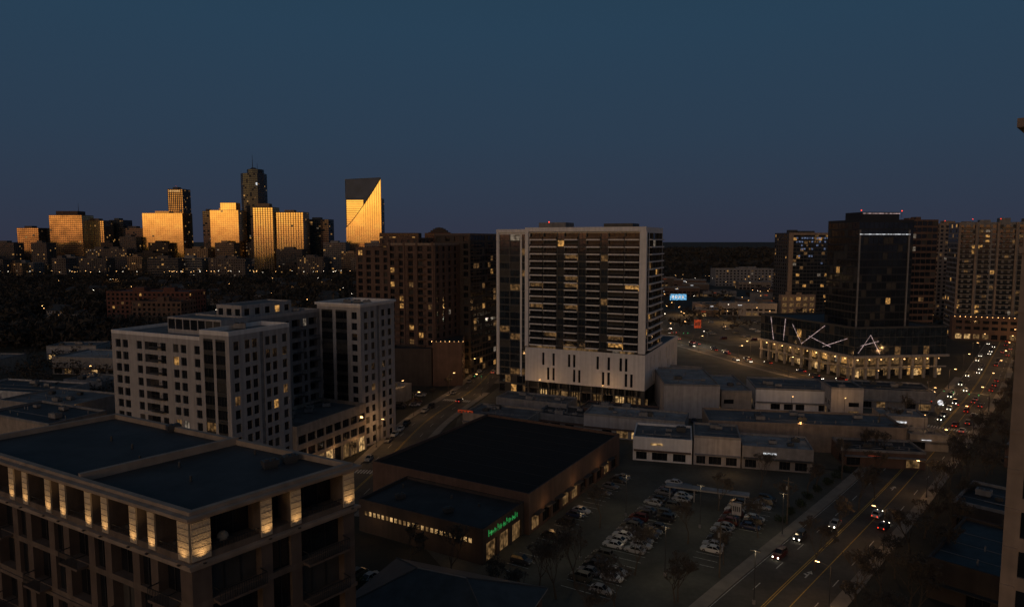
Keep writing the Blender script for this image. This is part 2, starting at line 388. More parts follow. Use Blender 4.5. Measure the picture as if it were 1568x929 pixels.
# ============================================================ WHITE APARTMENT BUILDING
L0=(-68,164.3); u=E1; b=B()
def wf(c,r,i,j):
    if r=='w':
        if c=='w': return (pick(glass,.05),.28,white2,2)
        if c=='B': return (pick(glass,.05),1.3,grey,3)
        if c=='G': return (pick(glass,.04),.3,dgrey,3)
    if r=='s' and c=='G': return (dgrey,.2)
    if c=='d': return (grey,.12)
    return None
def rws(z,fh=3.4):
    n=round((z-1)/fh); return sum([[(.65,'s'),(fh-1.2,'w'),(.55,'s')] for _ in range(n)],[])+[(1.0,'t')]
def wfac(cols,fh=3.4):
    return lambda b,p0,p1,z0,z1,w: facade(b,p0,p1,z0,z1,cols,rws(z1-z0,fh),wf,w)
cA=[(1.4,'p'),(1.9,'w'),(.7,'p'),(1.9,'w'),(3.1,'p'),(1.8,'w'),(1.0,'p'),(4.4,'B'),(1.0,'p'),(1.8,'w'),(2.4,'p'),(1.8,'w'),(.7,'p'),(1.8,'w'),(2.6,'p'),(1.8,'w'),(1.0,'p')]
cB=[(1.3,'p'),(3.2,'G'),(.9,'p'),(3.2,'G'),(1.3,'p')]
cC=[(1.3,'p'),(1.6,'w'),(1.8,'p'),(1.6,'w'),(.7,'p'),(1.6,'w'),(.8,'p'),(1.2,'d'),(.6,'p'),(1.6,'w'),(.7,'p'),(1.6,'w'),(1.8,'p'),(1.6,'w'),(1,'p')]
shell(b,rect(L0,u,-44.6,-10,0,19),0,40.2,[wfac(cA),None,None,wfac(cC)],white2,roofg,par=.9,cap=white)
shell(b,rect(L0,u,-9.99,0,-1,19.4),0,42,[wfac(cB),wfac(cC),None,blank],white2,roofg,par=1.1,cap=white)
shell(b,rect(L0,u,-30,-10.2,6,15),40.3,44.2,[bands(3,3.8,2.6,glass,.06),None,None,blank],white2,roofg,par=.5)
shell(b,rect(L0,u,-40,-16,19.01,49.9),0,42.6,[blank,wfac([(1,'p')]+[(1.5,'w'),(1,'p'),(3.6,'B'),(1.2,'p')]*4),None,blank],grey,roofg,cap=white2)
shell(b,rect(L0,u,-32,-22,24,44),42.7,46,[grid(4,2,3.2),grid(4,2,3.2)],white2,roofg,par=.4)
shell(b,rect(L0,u,-17,0,50,68),0,44.4,[wfac(cB+[(1.5,'w'),(1,'p')]),wfac([(1.5,'p'),(1.6,'w'),(1.4,'p'),(1.6,'w'),(1,'p'),(1.2,'d'),(1,'p'),(1.6,'w'),(1.4,'p'),(1.6,'w'),(1.5,'p')]),None,blank],white2,roofg,cap=white,par=1.2)
cornice(b,rect(L0,u,-17,0,50,68),44.9,45.62,.5,white)
def podf(c,r,i,j):
    if r=='sh': return (random.choice([shopd,glass,glass,shop]),.5,conc,3) if c=='w' else (conc,0)
    if r=='w': return (glass,.4,conc,3) if c=='w' else (beige,0)
    return None
pr=[(4.2,'sh'),(1,'s'),(2.2,'w'),(1.4,'s'),(2.2,'w'),(1.6,'s')]
pc=sum([[(.7,'p'),(4.6,'w')] for _ in range(8)],[])+[(.7,'p')]
shell(b,rect(L0,u,-15.9,1.5,19.5,49.9),0,13.6,[None,lambda b,p0,p1,z0,z1,w:facade(b,p0,p1,z0,z1,pc,pr,podf,w),None,blank],beige,roofg,par=1.1)
for k in range(3,12):
    for s in (22,30,38,45):
        if (k+s)%2:
            o=P(L0,u,-16,s); balcony(b,o,(-u[1],u[0]),0,3.4,3.4*k+.3,1.4,dgrey,black)
    balcony(b,P(L0,u,0,0),u,-28.3,-24.3,3.4*k+.3,1.3,dgrey,black)
for k in range(5): hvac(b,*P(L0,u,-8-6*k,10+(k%2)*3),40.3 if k>0 else 42.1,.3)
for k in range(6): hvac(b,*P(L0,u,-12+3*(k%2),24+4*k),13.7,.3,.8)
for k in range(5): hvac(b,*P(L0,u,-36+3.5*k,46),42.7,.3,.7)
for k in range(3): hvac(b,*P(L0,u,-13+4*k,60),44.5,.3,.8,grey)
b.obj('white_apartment_building')
for s in (24,34,44,58): light('POINT',(*P(L0,u,3.5,s),4.5),120,WC,.2,'storefront_glow')
# ============================================================ CENTRAL TOWER
T0=(51.1,261); u=E1; W=49.7; b=B(); Z0=22; Z1=69.2; NF=16; fh=(Z1-1.2-Z0)/NF
colsF=[(1.5,'F')]+[(5.6,'b'),(.4,'p'),(5.4,'b'),(.4,'p'),(2.6,'g'),(.4,'p'),(5.4,'b'),(.4,'p'),(2.8,'g'),(.4,'p'),(5.4,'b'),(.4,'p'),(2.6,'g'),(.4,'p'),(6,'b'),(.4,'p'),(5.4,'b'),(.3,'p')]+[(2.2,'F')]
rowsT=sum([[(.5,'s'),(fh-.5,'w')] for _ in range(NF)],[])+[(1.2,'t')]
def tf(c,r,i,j):
    if c=='F' or r=='t': return None
    if r=='w':
        if c=='b': return (pick(glass,.14),.8,dgrey,3)
        if c=='g': return (pick(glassb,.08),.25,dgrey,2)
        return (dgrey,0)
    if c=='b': return None
    return (dgrey,.1)
def tfac(cols): return lambda b,p0,p1,z0,z1,w: facade(b,p0,p1,z0,z1,cols,rowsT,tf,w)
colS=[(2.0,'F'),(2,'g'),(1,'F'),(5,'b'),(.4,'p'),(4,'g'),(.4,'p'),(5,'b'),(.4,'p'),(4,'b'),(.6,'F')]
shell(b,rect(T0,u,-W,0,0,28),Z0,Z1,[tfac(colsF),tfac(colS),grid(4,2,3),grid(4,2,3)],white,roofg,par=1.0)
colL=[(1.0,'F'),(4.2,'g'),(.4,'p'),(4.2,'g'),(.8,'F'),(2.4,'g'),(.4,'p')]
shell(b,rect(T0,u,-W-14.5,-W-.02,2,27),8,Z1-.4,[lambda b,p0,p1,z0,z1,w:facade(b,p0,p1,z0,z1,colL,sum([[(.5,'s'),(fh-.5,'w')] for _ in range(20)],[])+[(1.2,'t')],tf,w),None,None,grid(4,2,3)],white,roofg,par=.9)
shell(b,rect(T0,u,-W-14,-W-.03,2.4,26),0,8,[bands(3,4,3.2,glass,.3)],dgrey,roofg,par=0)
for a0,a1,t in cols_pos(colsF,W):
    if t=='b':
        for k in range(NF):
            z=Z0+fh*k+.5
            b.obox(P(T0,u,-W,0),u,a0,a1,-1.0,-.01,z-.52,z,white)
            b.obox(P(T0,u,-W,0),u,a0+.02,a1-.02,-.98,-.93,z,z+.85,glass)
            b.obox(P(T0,u,-W,0),u,a0,a1,-1.0,-.94,z+.85,z+.9,grey)
sd=(-u[1],u[0])
for k in range(NF):
    z=Z0+fh*k+.5
    b.obox(T0,sd,5,27,-1.0,-.01,z-.5,z,white)
b.obox(P(T0,u,-W,0),u,-.3,W+.3,-1.2,-.01,Z1-.6,Z1+1.1,white)
b.obox(P(T0,u,0,0),u,-2.2,.5,-1.2,-.02,Z0-.5,Z1-.6,white)
b.obox(P(T0,u,-W,0),u,-.3,1.2,-1.2,-.02,Z0-.5,Z1-.6,white)
b.obox(P(T0,u,-W-14.5,2),u,-.2,.9,-.5,-.02,8,Z1+.5,white); b.obox(P(T0,u,-W-14.5,2),u,.9,13.9,-.5,-.02,Z1-.9,Z1+.5,white)
pat=[8,1.1,1.2,1.1,1.4,1.1,6,1.1,1.2,1.1,1.2,1.1,7,1.1,1.3,1.1,1.3,1.1,4,1.1,1.2,1.1,1.2,1.1,5]
colp=[(w,'p' if i%2==0 else ('a' if (i//2)%3 else 'c')) for i,w in enumerate(pat)]
rowp=[(7.2,'r'),(1.0,'s'),(5.3,'lo'),(.9,'s'),(5.3,'hi'),(1.2,'s')]
def pf(c,r,i,j):
    if r=='r': return (black,1.5,dgrey)
    if c=='a' and r=='lo' or c=='c' and r=='hi' or (c=='a' and r=='hi' and i%4==1): return (glass,.5)
    return None
pfac=lambda b,p0,p1,z0,z1,w: facade(b,p0,p1,z0,z1,colp,rowp,pf,w)
shell(b,rect(T0,u,-W-.2,.6,-.9,60),0,20.4,[pfac,pfac,blank,blank],white,roofg,par=.6)
shell(b,rect(T0,u,-W+1,-1,.6,27),20.5,21.99,[bands(3,1.5,1.3,shopd,.3)],dgrey,roofg,par=0)
o=P(T0,u,-W-.2,-.9)
for k in range(11):
    a=1+k*4.6
    b.obox(o,u,a,a+.7,.02,.9,0,7.15,dgrey)
    b.obox(o,u,a+.8,a+4.4,1.42,1.47,.6,3.6,random.choice([shop,shopd,shopd,glass]))
    b.obox(o,u,a+2.4,a+2.5,1.36,1.41,.6,3.6,black)
b.obox(o,u,0,W+.8,-.6,-.01,4.3,4.6,dgrey)
shell(b,rect(T0,u,-W+2,-W+14,8,18),Z1,Z1+3,[],grey,roofg,par=.3)
shell(b,rect(T0,u,-20,-8,10,20),Z1,Z1+2.4,[],dgrey,roofg,par=.3)
b.cyl(*P(T0,u,-W+5,12),Z1+3,Z1+3.8,.25,.2,red_l)
b.obj('apartment_tower')
for k in range(5): light('POINT',(*P(T0,u,-W+5+k*10,-4),3.4),60,WC,.3,'storefront_glow')
# ============================================================ BROWN BRICK TOWERS behind
b=B(); A0=(-34,312)
g1=grid(5,2.6,3.3,2.2,.5,glass,.09,.5,mull=2); g2=grid(3.6,1.5,3.3,2,.6,glass,.08)
shell(b,rect(A0,u,-46,-26,0,30),0,61,[g1,g2,None,g2],brown,roofd)
shell(b,rect(A0,u,-25.9,0,-2.5,30),0,63,[g1,g1,None,None],brown,roofd,cap=tan)
for a in (-22,-15,-8):
    for k in range(4,18): balcony(b,P(A0,u,0,-2.5),u,a,a+3.2,3.3*k+.4,1.2,brown,black)
for a in (-25,-17,-10,-1.5): b.obox(P(A0,u,0,-2.5),u,a,a+.9,-.35,-.02,12,64.5,brown)
shell(b,rect(A0,u,-36,-14,6,20),63,66,[g2,g2],brown,roofd,par=.4)
b.obj('brick_apartment_tower')
b=B(); B0=(-20,328)
shell(b,rect(B0,u,-20,0,0,34),0,67.6,[g1,bands(3.2,3.3,2.4,glass,.10),None,None],brownd,roofd,cap=tan2)
for k in range(4,20):
    balcony(b,B0,sd,1,9,3.3*k+.3,1.3,brown,black); balcony(b,B0,sd,18,26,3.3*k+.3,1.3,brown,black)
b.obj('brick_apartment_tower')
b=B()
shell(b,rect((-55,303),unit((1,-.06)),0,19,0,12),0,16,[],brownd,roofd)
shell(b,rect((-35.5,302),unit((.96,.02)),0,13,0,30),0,19,[blank,grid(4,2.5,3.6,2.4,.5,shopd,.2)],brown,roofd)
for k in range(8): b.obox((-36+k*2,302.5),(1,0),0,.18,0,.18,20.0,20.25,lamp_w)
b.obj('brick_parking_garage')
for q in ((-42,300),(-30,300)): light('POINT',(*q,21),60,WC,.2,'roof_terrace_glow')
b=B(); shell(b,rect((-8,420),unit((.97,-.2)),0,22,0,30),0,54,[grid(4.5,2.2,3.3,2,.6,glass,.06),None,None,grid(4,2,3.3)],red,roofd); b.obj('red_brick_building')
b=B(); shell(b,rect((-170,880),(1,0),0,50,0,30),0,74,[bands(4,4,2.6,glass,.06)],brown,roofd)
shell(b,rect((-112,880),(1,0),0,32,0,30),0,74,[bands(4,4,2.6,glass,.06)],red,roofd)
for i in range(9):
    t=i/8; b.obox((-108+24*t,885),(1,0),0,3,0,18,75,75+6*sin(pi*t)+1,brownd)
b.obj('office_building')
# ============================================================ BLACK TOWER + LED PODIUM
V0=(138,376);V1=(160,316);V2=(207,322);V3=(186,384)
b=B()
def blackf(b,p0,p1,z0,z1,w):
    bands(2.6,3.6,2.9,glasst,.035,.1,.12,black)(b,p0,p1,z0,z1,w)
shell(b,[V0,V1,V2,V3],11,24,[bands(3,4.3,4.0,glassb,.02,.06,.1),bands(3,4.3,4.0,glassb,.05,.06,.1)],dgrey,roofd)
tw=unit((28,4)); TP=rect((161,318.5),tw,0,28,0,24)
shell(b,TP,24,73.5,[blackf,blank,blank,blackf],black,roofk,par=1.2)
b.obox((161,318.5),tw,.2,.8,-.5,-.02,24,70,grey); b.obox((161,318.5),tw,25.4,26.0,-.5,-.02,24,70,grey)
b.obox((161,318.5),tw,.2,26.0,-.6,-.51,67.8,68.1,sgn_w)
shell(b,rect((161,318.5),tw,5,24,5,18),74,78,[],black,roofk,par=.4)
b.obox((161,318.5),tw,5,24,4.5,4.9,77.7,77.85,led)
shell(b,inset([V0,V1,V2,V3],4),0,10.6,[bands(4,5,4.2,shopd,.35),bands(4,5,4.2,shopd,.3)],dgrey,roofd,par=0)
for p0,p1 in ((V0,V1),(V1,V2)):
    L=math.dist(p0,p1); uu=unit((p1[0]-p0[0],p1[1]-p0[1]))
    for s in range(0,int(L)-1,6):
        b.obox(p0,uu,s,s+1.1,.05,1.1,0,10.7,conc)
        b.obox(p0,uu,s+3,s+3.4,1.5,1.9,8.9,9.1,lamp_w)
        b.obox(p0,uu,s+2,s+5,2.2,2.4,1,4,random.choice([shop,shopd,glass,glass]))
        if s%12==0: light('POINT',(*P(p0,uu,s+3,-1.5),8),90,WC,.3,'storefront_glow')
    b.obox(p0,uu,-.8,L+.8,-1.2,.04,10.3,11.4,conc); b.obox(p0,uu,0,L,-.6,.04,5.2,5.8,conc)
def ledline(p0,p1,segs):
    uu=unit((p1[0]-p0[0],p1[1]-p0[1])); n=(uu[1],-uu[0])
    for (a,z),(c,w) in segs:
        b.tube((p0[0]+uu[0]*a+n[0]*.2,p0[1]+uu[1]*a+n[1]*.2,z),(p0[0]+uu[0]*c+n[0]*.2,p0[1]+uu[1]*c+n[1]*.2,w),.085,.085,led)
ledline(V0,V1,[((8,24),(10.5,12)),((19,24),(18,12.5)),((24,22),(31,12.5)),((31,12.5),(46,23.5)),((36,17),(50,13.5)),((45,13),(60,19))])
ledline(V1,V2,[((2,12.5),(8,21)),((8,21),(13,12)),((3,16),(12,18))])
b.obj('black_office_tower')
def simple(name,o,uu,w,d,z,specs,wall,roof=roofd,par=1,extra=None):
    b=B(); pts=rect(o,uu,0,w,0,d); shell(b,pts,0,z,specs,wall,roof,par)
    k=random.randint(2,4)
    for i in range(k):
        a=random.uniform(.15,.75)*w; c=random.uniform(.2,.6)*d
        b.obox(P(o,uu,a,c),uu,0,w*.14,0,d*.2,z,z+random.uniform(1.8,4),wall)
    if extra: extra(b)
    return b.obj(name)
def ex1(b):
    o=(248,612); uu=unit((1,.1))
    for k in range(18):
        for j,z in enumerate((66.5,63.3,60.1,56.9,50.5,44)):
            if random.random()<(.9,.7,.5,.35,.2,.2)[j]: b.obox(o,uu,6+k*2.4,7.5+k*2.4,-.3,-.02,z,z+1.5,bluew if random.random()<.75 else lit2)
    b.obox(o,uu,-1,3,-1,-.03,0,72,tan); b.obox(o,uu,50,55,-1,-.03,0,72,tan); b.obox(o,uu,3,50,-1,-.03,70,72,tan)
simple('glass_apartment_tower',(248,612),unit((1,.1)),54,28,71,[bands(3.4,3.2,2.4,glasst,.07,.2,.2),grid(4,2,3.2),None,grid(4,2,3.2,p=.06)],dgrey,extra=ex1)
simple('podium_building',(240,606),unit((1,.1)),32,5,16,[grid(6,4,5,3,1,shopd,.2)],tan)
simple('brown_office_tower',(222,392),unit((1,.05)),22,24,76,[bands(3,3.6,2.4,glass,.08),None,None,grid(4,2,3.6)],brown)
simple('apartment_tower',(349,560),unit((1,.0)),40,24,78,[grid(4,2.2,3.3,p=.08),None,None,grid(4,2,3.2)],tan)
def ex5(b):
    o=(296,455); uu=unit((.93,-.37))
    for k in range(5,23):
        for a in (2,12,24,34): b.obox(o,uu,a,a+6,-1.3,-.02,3.3*k-.1,3.3*k+.2,conc); b.obox(o,uu,a,a+6,-1.3,-1.24,3.3*k+.2,3.3*k+1.2,glass)
    for a in (0,9.5,21.5,31.5,42.6): b.obox(o,uu,a,a+1.2,-1.5,-.02,16,77,tan)
    b.obox(o,uu,-2,48,-8,-.05,0,16,brown,roofg)
    for a in range(0,48,3): b.obox(o,uu,a-1,a-.7,-8.2,-8.01,15.3,15.55,lamp_w)
    for a in range(0,46,5): b.obox(o,uu,a,a+3.4,-8.1,-8.01,1,4,random.choice([shop,shopd,glass])); b.obox(o,uu,a,a+3.4,-8.1,-8.01,7,9,glass); b.obox(o,uu,a,a+3.4,-8.1,-8.01,11,13,glass)
simple('concrete_apartment_tower',(296,455),unit((.93,-.37)),44,30,76,[grid(3.6,2.3,3.3,2.3,.3,glassb,.10),bands(4,3.3,2.2,glass,.05),None,bands(4,3.3,2.2,glass,.05)],grey,extra=ex5)
simple('apartment_tower',(338,440),unit((.93,-.3)),30,30,79,[grid(3.6,2.0,3.3,2.3,.3,glass,.08)],tan)
b=B(); Q0=(41.0,55.0); uq=unit((.73,-.68))
shell(b,rect(Q0,uq,0,20,0,18),0,73.5,[grid(4,1.8,3.3,2.2,.5,glass,.04),None,None,blank],tan,roofd,par=1.2,cap=tan)
cornice(b,rect(Q0,uq,0,20,0,18),73.2,73.7,.35,tan);cornice(b,rect(Q0,uq,0,20,0,18),73.9,74.6,.8,tan);cornice(b,rect(Q0,uq,0,20,0,18),64,64.5,.2,tan)
fx=P(Q0,uq,.5,.5); b.cyl(*fx,74.7,75.2,.5,.4,tan);b.cyl(*fx,75.2,75.9,.2,.3,tan);b.cyl(*fx,75.9,76.5,.3,.02,tan)
for k in range(3,19): b.obox(Q0,uq,0,1.0,-.1,-.01,k*3.3-.2,k*3.3+.1,tan)
b.obj('tan_apartment_tower')
# ============================================================ SUPERMARKET
MU=unit((.866,-.5)); M0=(-5.8,132); b=B(); mv=(-MU[1],MU[0])
cm=[(1.5,'p')]+[(.95,'w'),(.28,'p')]*24+[(2.5,'p')]
rm=[(3.9,'s'),(1.1,'w'),(1.8,'s')]
shell(b,rect(M0,MU,-33,0,0,17),0,6.8,[lambda b,p0,p1,z0,z1,w:facade(b,p0,p1,z0,z1,cm,rm,lambda c,r,i,j:(random.choice([shop,shop,shopd]),.3) if c=='w' and r=='w' else None,w),
  lambda b,p0,p1,z0,z1,w:facade(b,p0,p1,z0,z1,[(1,'p'),(3,'w'),(1,'p'),(3,'w'),(1,'p'),(3,'w'),(1,'p')],[(4,'w'),(2.8,'s')],lambda c,r,i,j:(shopd,.4,w,4) if c=='w' and r=='w' else None,w),None,None],brownd,roofd,par=.7)
shell(b,rect(M0,MU,-44,1.2,17.05,72),0,8.6,[blank,lambda b,p0,p1,z0,z1,w:facade(b,p0,p1,z0,z1,[(1.2,'p'),(3.6,'w')]*10+[(2,'p')],[(.4,'s'),(3.2,'w'),(5,'s')],lambda c,r,i,j:(random.choice([glass,glass,glass,shopd]),.4,w,3) if c=='w' and r=='w' else None,w),None,blank],brown,roofk,par=.8)
for k in range(9):
    o=P(M0,MU,1.2,19+k*5.4); b.obox(o,mv,0,3.6,-1.2,-.02,4.0,4.25,dgrey)
for k,w in enumerate([.9,.7,.5,.7,.9,.6,.8,.5,.7,.8]):
    o=P(M0,MU,0,2+k*1.2); h=1.0 if k%3 else 1.4
    b.obox(o,mv,0,.16,-.12,-.02,5.2,5.2+h,sgn_g); b.obox(o,mv,.16,w,-.12,-.02,5.2+h*.4,5.2+h*.4+.16,sgn_g); b.obox(o,mv,w,w+.16,-.12,-.02,5.2,5.2+h*.7,sgn_g)
for q in ((-26,6),(-12,5)): hvac(b,*P(M0,MU,*q),6.9,.5,.7,dgrey)
for q in ((-30,12),(-16,12),(-8,11)): b.cyl(*P(M0,MU,*q),6.9,7.6,.25,.25,dgrey)
for k in range(8): b.obox(P(M0,MU,-43.5,17.5+6.5*k),MU,0,44,0,.12,8.655,8.7,black)
b.obj('supermarket')
for s in (6,24,40,56): light('POINT',(*P(M0,MU,3.5,s),5),60,WC,.2,'storefront_glow')
for s in (-28,-16,-5): light('POINT',(*P(M0,MU,s,-3),4),45,WC,.2,'storefront_glow')
# ============================================================ LOW BUILDINGS
def low(name,x,y,w,d,z,ang=-20,wall=white2,roof=roofg,front='shop',nh=3,par=.7,lit=.3):
    b=B(); uu=(cos(radians(ang)),sin(radians(ang)))
    def fr(b,p0,p1,z0,z1,wl):
        n=max(2,round(math.dist(p0,p1)/5)); cols=[(.8,'p')]
        for i in range(n): cols+=[(random.uniform(2.6,3.8),'w' if random.random()<.8 else 'p'),(random.uniform(.8,1.6),'p')]
        r=[(.4,'s'),(2.3,'w'),(max(.5,z-2.7),'s')] if z<9 else [(.4,'s'),(2.6,'w'),(1.6,'s'),(1.6,'x'),(max(.5,z-6.2),'s')]
        facade(b,p0,p1,z0,z1,cols,r,lambda c,rr,i,j:((random.choices([shop,shopd,glass],[lit*.4,lit,1.2-lit*1.2])[0],.3,wl,3) if c=='w' and rr=='w' else ((glass,.2) if c=='w' and rr=='x' else None)),wl)
    sp={'shop':[fr,blank,blank,fr],'blank':[blank,fr,blank,blank]}[front]
    shell(b,rect((x,y),uu,0,w,0,d),0,z,sp,wall,roof,par,cap=random.choice([wall,grey,conc]))
    for k in range(nh): hvac(b,*P((x,y),uu,random.uniform(.15,.85)*w,random.uniform(.2,.8)*d),z+.05,radians(ang),random.uniform(.5,1.0),random.choice([conc,grey,dgrey]))
    for k in range(nh*2): b.cyl(*P((x,y),uu,random.uniform(.1,.9)*w,random.uniform(.1,.9)*d),z+.05,z+random.uniform(.6,1.2),.15,.15,grey)
    if random.random()<.5: b.tube((*P((x,y),uu,.2*w,.3*d),z+.2),(*P((x,y),uu,.8*w,.3*d),z+.2),.12,.12,grey)
    for k in range(1,int(d/6)): b.obox(P((x,y),uu,.4,k*6),uu,0,w-.8,0,.15,z+.055,z+.12,grey)
    if front=='shop' and z<9: b.obox((x,y),uu,.3,w-.3,-1.3,-.02,3.2,3.4,random.choice([dgrey,grey,brown]))
    if front=='shop' and lit>.35: b.obox((x,y),uu,w*.3,w*.3+min(3.5,w*.25),-.25,-.02,z-1.5,z-1.0,random.choice([sgn_w,shop,sgn_r]))
    return b.obj(name)
low('strip_mall',36,198.5,17,16,6.5,-14,white,roofg,nh=3,lit=.4)
low('strip_mall',53,194.3,13,15,8,-14,white2,roofg,nh=2,lit=.25)
low('strip_mall',66,191,19,14,6,-14,conc,rooft,nh=3,lit=.5)
low('brick_warehouse',62,211,58,17,8,-9,tan,roofg,'blank',nh=6)
low('shop_building',24,224,33,13,7,-20,white2,rooft,nh=4)
low('shop_building',-17,231,24,15,5.5,-24,beige,roofg,nh=5)
low('shop_building',8,233,20,14,5,-24,grey,roofd,nh=5)
low('shop_building',-6,252,28,12,6,-24,conc,roofg,nh=5)
low('shop_building',24,238,26,12,5.5,-22,brown,roofd,nh=5)
low('warehouse',56,247,20,34,12,-5,white2,rooft,'blank',nh=4)
low('warehouse',78,250,11,30,9,-5,beige,rooft,'shop',nh=2)
low('shop_building',94,259,28,22,8,-10,white,roofg,'shop',nh=3,lit=.1)
low('shop_building',117,246,11,14,11,-10,white2,roofd,'shop',nh=1)
low('shop_building',136,262,26,18,7,-15,grey,roofd,'shop',nh=3)
low('shop_building',124,225,14,12,6,-15,conc,rooft,'shop',nh=2,lit=.5)
low('restaurant',96,193,22,12,4.5,-10,brown,roofd,'shop',nh=3,lit=.5)
low('restaurant',124,208,11,9,4.5,-12,conc,roofg,'shop',nh=2,lit=.9)
low('warehouse',52,286,26,22,9,-20,beige,rooft,nh=3)
low('dark_shop_building',76,120,27,26,7,-46,brownd,metalr,'shop',nh=2,lit=.2)
low('dark_shop_building',100,150,24,18,6,-46,brownd,roofd,'shop',nh=2,lit=.3)
low('shop_building',176,228,22,18,7,-48,grey,roofd,'shop',nh=2,lit=.6)
low('shop_building',210,262,24,18,7,-50,conc,roofd,'shop',nh=2,lit=.8)
low('shop_building',142,192,24,16,6,-48,brown,roofd,'shop',nh=2,lit=.4)
for (x,y,w,d,z,a) in ((-215,262,40,20,7,-12),(-180,235,32,22,9,-20),(-225,330,46,24,8,-8),(-165,300,40,20,7,-15),(-250,200,40,22,14,-20),(-130,225,30,18,12,-24),(-110,330,36,20,10,-24),(-230,400,50,20,9,-6),(-64,262,16,22,6,-20),(-150,190,30,16,16,-25),(-200,360,34,18,7,-10),(-140,270,26,16,6,-20),(-280,330,30,18,7,-5),(-190,285,20,14,6,-15),(-255,370,26,16,7,5)):
    low('low_rise_building',x,y,w,d,z,a,random.choice([grey,conc,white2,beige]),random.choice([roofg,rooft,roofd]),nh=4,lit=.34)
def house(x,y,a,s=1):
    b=B(); uu=(cos(a),sin(a)); w,d,h=13*s,9*s,5.5*s; wall=random.choice([tan2,brown,white2,beige,grey])
    lf=grid(3.2,1.2,2.8,1.5,.8,glass,.22)
    for i,(p,q) in enumerate(zip(rect((x,y),uu,0,w,0,d),rect((x,y),uu,0,w,0,d)[1:]+[(x,y)])): lf(b,p,q,0,h,wall)
    e=[P((x,y),uu,-.6,-.6),P((x,y),uu,w+.6,-.6),P((x,y),uu,w+.6,d+.6),P((x,y),uu,-.6,d+.6)]; m0=P((x,y),uu,-.6,d/2); m1=P((x,y),uu,w+.6,d/2); rz=h+3.2*s
    b.poly([(*e[0],h-.1),(*e[1],h-.1),(*m1,rz),(*m0,rz)],roofd); b.poly([(*e[2],h-.1),(*e[3],h-.1),(*m0,rz),(*m1,rz)],roofd)
    b.poly([(*P((x,y),uu,0,0),h),(*P((x,y),uu,0,d/2),rz-.3),(*P((x,y),uu,0,d),h)],wall); b.poly([(*P((x,y),uu,w,0),h),(*P((x,y),uu,w,d),h),(*P((x,y),uu,w,d/2),rz-.3)],wall)
    b.obox(P((x,y),uu,w*.7,d*.5),uu,0,.8,0,.8,h,rz+1,red); b.obj('house')
hs=[]
for k in range(46):
    y=random.uniform(430,1000); x=random.uniform(-.72,-.18)*y
    if -345<x<-215 and 490<y<590: continue
    hs.append((x,y)); house(x,y,random.uniform(-.6,.4),random.uniform(1,1.5))
simple('brick_apartment_block',(-325,545),unit((1,-.1)),70,24,24,[grid(4,2,3.3,p=.07),grid(4,2,3.3)],red)
simple('brick_apartment_block',(-292,522),unit((1,-.1)),40,20,18,[grid(4,2,3.3,p=.07),grid(4,2,3.3)],brown)
simple('distant_office_block',(292,980),(1,0),86,24,24,[grid(5,2.5,4,2,.8,glass,.06)],conc)
for k in range(44):
    x=random.uniform(60,420); y=random.uniform(520,1000)
    if abs(x-100-(y-600)*.12)<34: continue
    low('low_rise_building',x,y,random.uniform(20,50),random.uniform(15,30),random.uniform(5,13),random.uniform(-20,10),random.choice([grey,brown,tan2,conc,tan]),random.choice([roofg,roofd,roofk]),nh=2,lit=.4)
# ============================================================ SKYLINE
def tower(name,x0,x1,y,z,d,front,side,wall,ty=0,par=1,extra=None):
    b=B(); pts=[(x0,y),(x1,y+ty),(x1+d*.1,y+d+ty),(x0+d*.1,y+d)]
    shell(b,pts,0,z,[front,side,None,None],wall,roofd,par)
    b.obox((x0+(x1-x0)*.3,y+4),(1,0),0,(x1-x0)*.35,0,d*.5,z,z+5,wall)
    if extra: extra(b)
    return b.obj(name)
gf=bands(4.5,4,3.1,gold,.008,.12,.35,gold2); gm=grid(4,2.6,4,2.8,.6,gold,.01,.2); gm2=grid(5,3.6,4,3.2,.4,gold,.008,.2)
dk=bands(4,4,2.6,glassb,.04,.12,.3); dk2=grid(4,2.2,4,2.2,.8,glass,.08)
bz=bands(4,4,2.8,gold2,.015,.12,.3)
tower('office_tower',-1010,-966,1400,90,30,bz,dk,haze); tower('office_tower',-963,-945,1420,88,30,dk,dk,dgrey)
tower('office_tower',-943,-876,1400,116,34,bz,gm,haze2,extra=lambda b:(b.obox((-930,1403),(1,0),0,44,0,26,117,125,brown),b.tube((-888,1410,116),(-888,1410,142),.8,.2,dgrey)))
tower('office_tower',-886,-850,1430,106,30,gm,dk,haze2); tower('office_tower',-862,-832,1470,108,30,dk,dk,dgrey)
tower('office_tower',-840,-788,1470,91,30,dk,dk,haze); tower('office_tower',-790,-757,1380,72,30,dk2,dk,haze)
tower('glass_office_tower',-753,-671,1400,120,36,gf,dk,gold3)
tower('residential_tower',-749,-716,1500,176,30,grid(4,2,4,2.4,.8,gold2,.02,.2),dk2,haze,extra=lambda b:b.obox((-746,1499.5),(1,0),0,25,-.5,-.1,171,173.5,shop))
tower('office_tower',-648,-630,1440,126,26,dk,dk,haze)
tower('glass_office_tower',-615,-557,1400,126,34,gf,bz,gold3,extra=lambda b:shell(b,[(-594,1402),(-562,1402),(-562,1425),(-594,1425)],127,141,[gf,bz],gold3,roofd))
b=B(); cx,cy=-549,1470
pts=[(cx+25*cos(2*pi*k/10+.3)*1.05,cy+25*sin(2*pi*k/10+.3)) for k in range(10)]
shell(b,pts,0,205,[bands(4,4,2.8,glassb,.02,.12,.3)]*10,haze,roofd)
pts=[(cx+4+17*cos(2*pi*k/10+.3),cy+17*sin(2*pi*k/10+.3)) for k in range(10)]
shell(b,pts,206,214,[bands(4,4,2.8,glassb,.0,.12,.3)]*10,dgrey,roofd)
